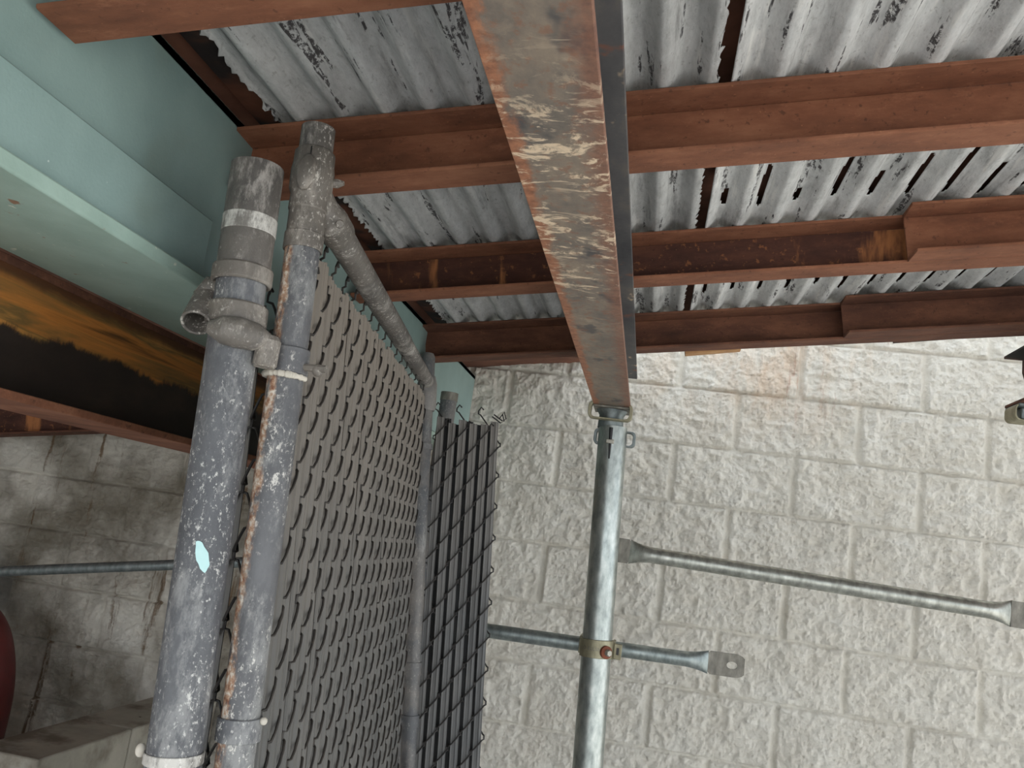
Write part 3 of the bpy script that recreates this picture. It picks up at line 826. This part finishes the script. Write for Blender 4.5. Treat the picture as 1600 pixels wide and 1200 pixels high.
# ------------------------------------------------------------------ chain-link pieces
def chain_piece(root, mesh_name, A, B, z0, z1, ncol, half, slat_w, r_wire, slat_mat, wire_mat, top_fn, rnd, lean=0.0, slat_skip=(), ragged=0.0, bulge=0.0032, npush=0.0055, back=False):
    """A, B: the two ends of the fabric line on plan (world x, y) at height z1; lean: (dx, dy) per metre of height"""
    A = Vector((A[0], A[1], 0)); B = Vector((B[0], B[1], 0)); ax = (B - A).normalized(); L = (B - A).length
    nv = Vector((ax.y, -ax.x, 0))                  # faces the viewer's side
    if nv.dot(Vector((CAM[0], CAM[1], 0)) - A) < 0: nv = -nv
    w = L / ncol
    ln = Vector(lean) if lean else Vector((0, 0))
    def P(s, z, n):
        dz = z - z1
        return A + ax * s + nv * n + Vector((ln.x * dz, ln.y * dz, z))
    wires = MB()
    for k in range(ncol):
        zt = top_fn((k + 0.5) * w)
        n = int((zt - z0) / half)
        pts = []
        off = (k % 2) * half
        for i in range(n + 1):
            z = zt - off - i * half + half * 0.12
            left = (i % 2 == 0)
            s = k * w - 0.06 * w if left else (k + 1) * w + 0.06 * w
            # corner, then a straight leg: rising legs pass in front of the slat, falling legs behind
            nk = 0.0022 if not left else 0.0008
            pts.append(P(s, z + 0.10 * half, 0.0012)); pts.append(P(s, z - 0.10 * half, 0.0012))
            zz = z - half
            nn = npush if not left else -npush
            s2 = (k + 1) * w + 0.06 * w if left else k * w - 0.06 * w
            for q, nf in ((0.14, 0.8), (0.35, 1.0), (0.65, 1.0), (0.86, 0.8)):
                bow = 0.06 * w * math.sin(math.pi * q) * (1 if not left else 0)
                pts.append(P(s + (s2 - s) * q + bow, z + (zz - z) * q - bow * 0.6, nn * nf))
        wires.sweep(pts, r_wire, 6)
        # twisted barb at the top
        wires.sweep([pts[0], pts[0] + Vector((0, 0, 0.010)) + ax * 0.006, pts[0] + Vector((0, 0, 0.004)) + ax * 0.013], r_wire, 6)
    part(root, mesh_name, wires, wire_mat)
    for k in range(ncol):
        if k in slat_skip: continue
        zt = top_fn((k + 0.5) * w) - rnd.uniform(0.004, 0.004 + ragged)
        c = (k + 0.5) * w + rnd.uniform(-0.06, 0.06) * w
        hw = slat_w / 2; th = bulge
        prof = [(-hw, 0), (-hw * 0.92, th * 0.8), (-hw * 0.78, th), (-hw * 0.60, th * 0.10), (hw * 0.10, th * 0.05), (hw * 0.26, th * 0.85), (hw * 0.50, th * 0.85), (hw * 0.66, th * 0.1), (hw, 0), (hw * 0.86, -th * .6), (0, -th * 0.5), (-hw * 0.86, -th * .6)]
        vs = []; fs = []; m = len(prof)
        nseg = 14; jt = rnd.uniform(-0.001, 0.001); tw0 = rnd.uniform(-0.08, 0.08)
        for j in range(nseg + 1):
            z = z0 + (zt - z0) * j / nseg
            tw = 0.12 * math.sin(j * 0.9 + k * 1.7) + tw0 + rnd.uniform(-0.03, 0.03)
            for u, v in prof:
                vs.append(P(c + u * math.cos(tw) + jt * math.sin(j), z, v + u * math.sin(tw)))
        for j in range(nseg):
            for i in range(m):
                fs.append((j * m + i, j * m + (i + 1) % m, (j + 1) * m + (i + 1) % m, (j + 1) * m + i))
        fs += [tuple(range(m))[::-1], tuple(nseg * m + i for i in range(m))]
        part(root, 'slat', MB().add(vs, fs), slat_mat)
        if back and k < ncol - 1:                                   # a second, darker slat tucked behind the gap
            off = nv * -0.016 + ax * (w * 0.5)
            part(root, 'slat', MB().add([p + off for p in vs], fs), BACKSLAT)

rnd = random.Random(11)
# the gate
DF = 2.10
h0 = at(670, 552, DF); h1 = at(638, 1180, DF); hd = (h1 - h0).normalized(); RF = 0.019
def on3(z): return h0 + hd * ((z - h0.z) / hd.z)
zbot = CAM[2] - 0.98
rail_a = at(516, 345, 1.0); rail_b = at(668, 598, DF); RR = 0.0205
t = thing('chain_link_gate', 'tall chain-link gate filled with dusty grey privacy slats', 'gate', on2(zbot))
ztop2 = zpx(487, 290, D2)
part(t, 'hinge_stile', MB().sweep([on2(zbot), on2(0.9), on2(1.3), on2(ztop2)], R2, 36), PIPE_RUST, label='splattered pipe with a rusty streak')
part(t, 'stub_pipe', MB().shell(on2(zpx(492, 262, D2)), g0, R2 * 1.0, 0.003, 36), PIPE_TOP)
zc0, zc1 = zpx(497, 238, D2), zpx(475, 385, D2)
cfo = part(t, 'corner_fitting', MB().sweep([on2(zc0), on2(zc0 - 0.004), on2(zc0 - 0.02), on2(zc0 - 0.03), on2(zc0 - 0.055), on2(zc0 - 0.062), on2(zpx(478, 330, D2)), on2(zpx(478, 332, D2)), on2(zc1)],
     [R2 + 0.001, R2 + 0.004, R2 + 0.0045, R2 + 0.006, R2 + 0.0055, R2 + 0.0025, R2 + 0.003, R2 + 0.0015, R2 + 0.0015], 36), FITTING, label='dusty cast corner fitting')
e0 = on2(zpx(488, 300, D2)); ed = (rail_b - rail_a).normalized()
lugc = MB().sweep([e0 + Vector((0.0, 0, 0.012)), rail_a.lerp(e0, 0.4), rail_a, rail_a + ed * 0.045, rail_a + ed * 0.048], [0.018, 0.0215, 0.024, 0.024, 0.021], 26)
part(t, 'rail_socket', lugc, FITTING)
sv = (Vector(CAM) - on2(zc0)); sv.z = 0; sv.normalize()
sv = (sv + Vector((sv.y, -sv.x, 0)) * 0.25).normalized()
part(t, 'seam', MB().sweep([on2(zc0 - 0.004) + sv * (R2 + 0.0036), on2(zc0 - 0.02) + sv * (R2 + 0.0042), on2(zc0 - 0.03) + sv * (R2 + 0.0056), on2(zc0 - 0.055) + sv * (R2 + 0.0052), on2(zc0 - 0.062) + sv * (R2 + 0.0024)], 0.0011, 6), BLACK, parent=cfo)
sb = at(478, 268, D2 - 0.028)
part(t, 'fitting_boss', MB().ball(sb, 0.0135, 8, 6, (0.95, 0.7, 1.9)), FITTING, parent=cfo)
bb = at(527, 287, D2 + 0.01)
part(t, 'fitting_bolt', MB().sweep([bb - Vector((0.02, 0, 0)), bb, bb + Vector((0.009, 0, 0.001))], [0.005, 0.0065, 0.003], 8), FITTING, parent=cfo)
nb = at(531, 350, 0.985)
part(t, 'fitting_bolt', MB().hexbolt(nb, Vector(CAM) - nb, 0.006, 0.008, 8), FITTING, parent=cfo)
zr = zpx(475, 380, D2)
part(t, 'brace_band', MB().ring(on2(zr), gd, R2, R2 + 0.003, 0.022, 36), FITTING, 0.001)
joint = rail_a.lerp(rail_b, 0.60)
part(t, 'top_rail', MB().sweep([rail_a, rail_a.lerp(rail_b, 0.3), joint - ed * 0.002, joint, joint + ed * 0.001, joint + ed * 0.0015, rail_b], [RR, RR, RR, RR * 0.97, RR * 0.93, RR * 0.93, RR * 0.93], 30), PIPE_TOP, label='mortar-speckled sloping top rail')
part(t, 'latch_stile', MB().sweep([on3(zbot), on3(1.2), h0 - Vector((0, 0, 0.012)), h0], [RF, RF, RF, RF * 0.7], 28), FAR_PIPE)
part(t, 'corner_fitting', MB().sweep([on3(zpx(668, 588, DF)), on3(zpx(667, 600, DF)), on3(zpx(666, 636, DF)), on3(zpx(666, 642, DF))], [RF + 0.002, RF + 0.007, RF + 0.007, RF + 0.003], 24), FAR_PIPE)
for px_, py_, hh in ((662, 698, 0.014), (648, 1045, 0.03), (645, 1128, 0.03)):
    c = on3(zpx(px_, py_, DF))
    part(t, 'tension_band', MB().ring(c, hd, RF, RF + 0.003, hh, 26).ball(c + Vector((-0.022, -0.012, 0)), 0.008, 10, 6), FAR_PIPE)
part(t, 'bottom_rail', MB().sweep([on2(zbot + 0.02), on3(zbot + 0.02)], 0.019, 20), FAR_PIPE)
mr = on3(zpx(640, 1205, DF)) + Vector((0.012, -0.045, 0))
ml = on2(mr.z) + Vector((0.035, 0.02, 0))
part(t, 'middle_rail', MB().sweep([mr, mr.lerp(ml, 0.02), mr.lerp(ml, 0.05), mr.lerp(ml, 0.052), ml], [0.015, 0.0225, 0.0225, 0.019, 0.019], 24), FITTING, label='brown middle rail with a cup end')
# hinge band on the stile, held by the post's hinge
hbo = part(t, 'hinge_band', MB().ring(c2, gd, R2, R2 + 0.004, 0.034, 36).box(c2.x - R2 - 0.03, c2.x - R2 + 0.004, c2.y - R2 * 0.9 - 0.004, c2.y - R2 * 0.5, c2.z - 0.013, c2.z + 0.013), PIPE_RUST, 0.002)
hb = at(497, 579, D2 - 0.004)
part(t, 'hinge_bolt', MB().ball(hb, 0.008, 12, 8).sweep([hb - Vector((0.02, 0, -0.002)), hb + Vector((0.012, -0.004, 0.002))], 0.0048, 10), FITTING, parent=hbo)
# ragged lip of mortar below the hinge band
lip = MB()
for i in range(26):
    a = math.pi * (1.05 + 0.95 * i / 25) 
    p = c2 + gd * 0.019 + Vector((math.cos(a), math.sin(a), 0)) * (R2 + 0.003)
    lip.ball(p, 0.0032 + 0.0016 * rnd.random(), 7, 5)
part(t, 'mortar_lip', lip, LUMP, parent=hbo)
tbo = part(t, 'tension_band', MB().ring(on2(zpx(374, 1138, D2)), gd, R2, R2 + 0.0035, 0.026, 36), PIPE, 0.001, label='whitened band low on the stile')
pn = at(412, 1127, D2)
part(t, 'band_bolt', MB().ball(pn, 0.0045, 10, 6), LUMP, parent=tbo)
# fabric
ga = on2(rail_a.z); gb = on3(rail_b.z)
gx = (Vector((gb.x, gb.y)) - Vector((ga.x, ga.y))).normalized()
fa = Vector((ga.x, ga.y)) + gx * (R2 + 0.004); fb = Vector((gb.x, gb.y)) - gx * (RF + 0.016)
slope_t = (rail_b.z - rail_a.z) / (rail_b - rail_a).length
lean = ((gd.x / gd.z + hd.x / hd.z) / 2, (gd.y / gd.z + hd.y / hd.z) / 2)
NC = 33
chain_piece(t, 'chain_link_mesh', fa, fb, zbot + 0.05, rail_a.z, NC, 0.0425, 0.0335, 0.0019, SLAT, WIRE_D,
            lambda s: rail_a.z - RR - 0.012 + slope_t * s, rnd, lean=lean, ragged=0.012, bulge=0.0042, npush=0.0062)

# loose chain-link end beside the gate, with its own slats
DP = 2.135
e_l = at(681, 642, DP); e_r = at(783, 653, DP); e_b = at(768, 1200, DP)
t = thing('chain_link_fence', 'loose chain-link end with dark slats and cut barbs, between gate and wall', 'fence', Vector((e_l.x, e_l.y, CAM[2] - 1.0)))
ln2 = ((e_r.x - e_b.x) / (e_r.z - e_b.z) * 0.75, 0)
NC2 = 6
chain_piece(t, 'chain_link_mesh', (e_l.x, e_l.y - 0.0), (e_r.x, e_r.y), CAM[2] - 1.0, (e_l.z + e_r.z) / 2, NC2, 0.0395, 0.0208, 0.0020, SLAT2, WIRE,
            lambda s: e_l.z + 0.004, rnd, lean=ln2, ragged=0.03, bulge=0.0022, back=True)
bb = MB()
for k in range(2):
    p = e_r + Vector((0.001 - 0.004 * k, -0.004, 0.004 - 0.006 * k))
    bb.sweep([p, p + Vector((0.006, 0, 0.012)), p + Vector((0.013, 0, -0.006)), p + Vector((0.004, 0, -0.012)), p + Vector((-0.02, 0, 0.002))], 0.0017, 6)
part(t, 'cut_barb', bb, WIRE)
# post behind it with a bright cap
c0 = at(703, 614, 2.33); 
t = thing('capped_post', 'dark fence post with bright galvanised cap, behind the loose chain-link', 'post', Vector((c0.x, c0.y, 0)))
part(t, 'pipe', MB().sweep([Vector((c0.x, c0.y, 0)), Vector((c0.x, c0.y, 1.2)), c0 - Vector((0, 0, 0.022))], 0.024, 28), FAR_PIPE)
part(t, 'cap', MB().shell(c0 - Vector((0, 0, 0.024)), c0, 0.0255, 0.003, 28).sweep([c0 - Vector((0, 0, 0.01)), c0 - Vector((0, 0, 0.008))], 0.0235, 28), GALV_FLAT)
# fence fabric returning behind the thick post
r0 = on1(q0.z - 0.05)
t = thing('chain_link_fence', 'dark slatted chain-link strip seen between the thick post and the gate', 'fence', Vector((r0.x + 0.01, r0.y + 0.12, CAM[2] - 1.0)))
ra = (r0.x - 0.05, r0.y + 0.135); rb = (r0.x + 0.022, r0.y + 0.075)
chain_piece(t, 'chain_link_mesh', ra, rb, CAM[2] - 1.0, CAM[2] + 0.27, 3, 0.0425, 0.031, 0.0019, SLAT2, WIRE, lambda s: CAM[2] + 0.27, rnd, lean=(qd.x / qd.z, 0), slat_skip=(2,))

# ------------------------------------------------------------------ red drum in the left bay
rc = at(-76, 1120, 2.6); rt = at(-76, 930, 2.6).z
t = thing('red_drum', 'dark red round drum behind the low block wall at far left', 'drum', Vector((rc.x, rc.y, 0)))
prof = [(0.12, 0.02), (0.135, 0.024), (0.155, 0.04), (0.160, 0.3), (0.164, 0.6)] + [(0.165 * math.cos(a * math.pi / 36) + 0.001, rt - 0.36 + 0.36 * math.sin(a * math.pi / 36)) for a in range(0, 19)]
part(t, 'shell', MB().sweep([Vector((rc.x, rc.y, z)) for r, z in prof], [max(r, 0.001) for r, z in prof], 40), RED)
part(t, 'base_ring', MB().ring((rc.x, rc.y, 0.012), (0, 0, 1), 0.10, 0.15, 0.024), BLACK)
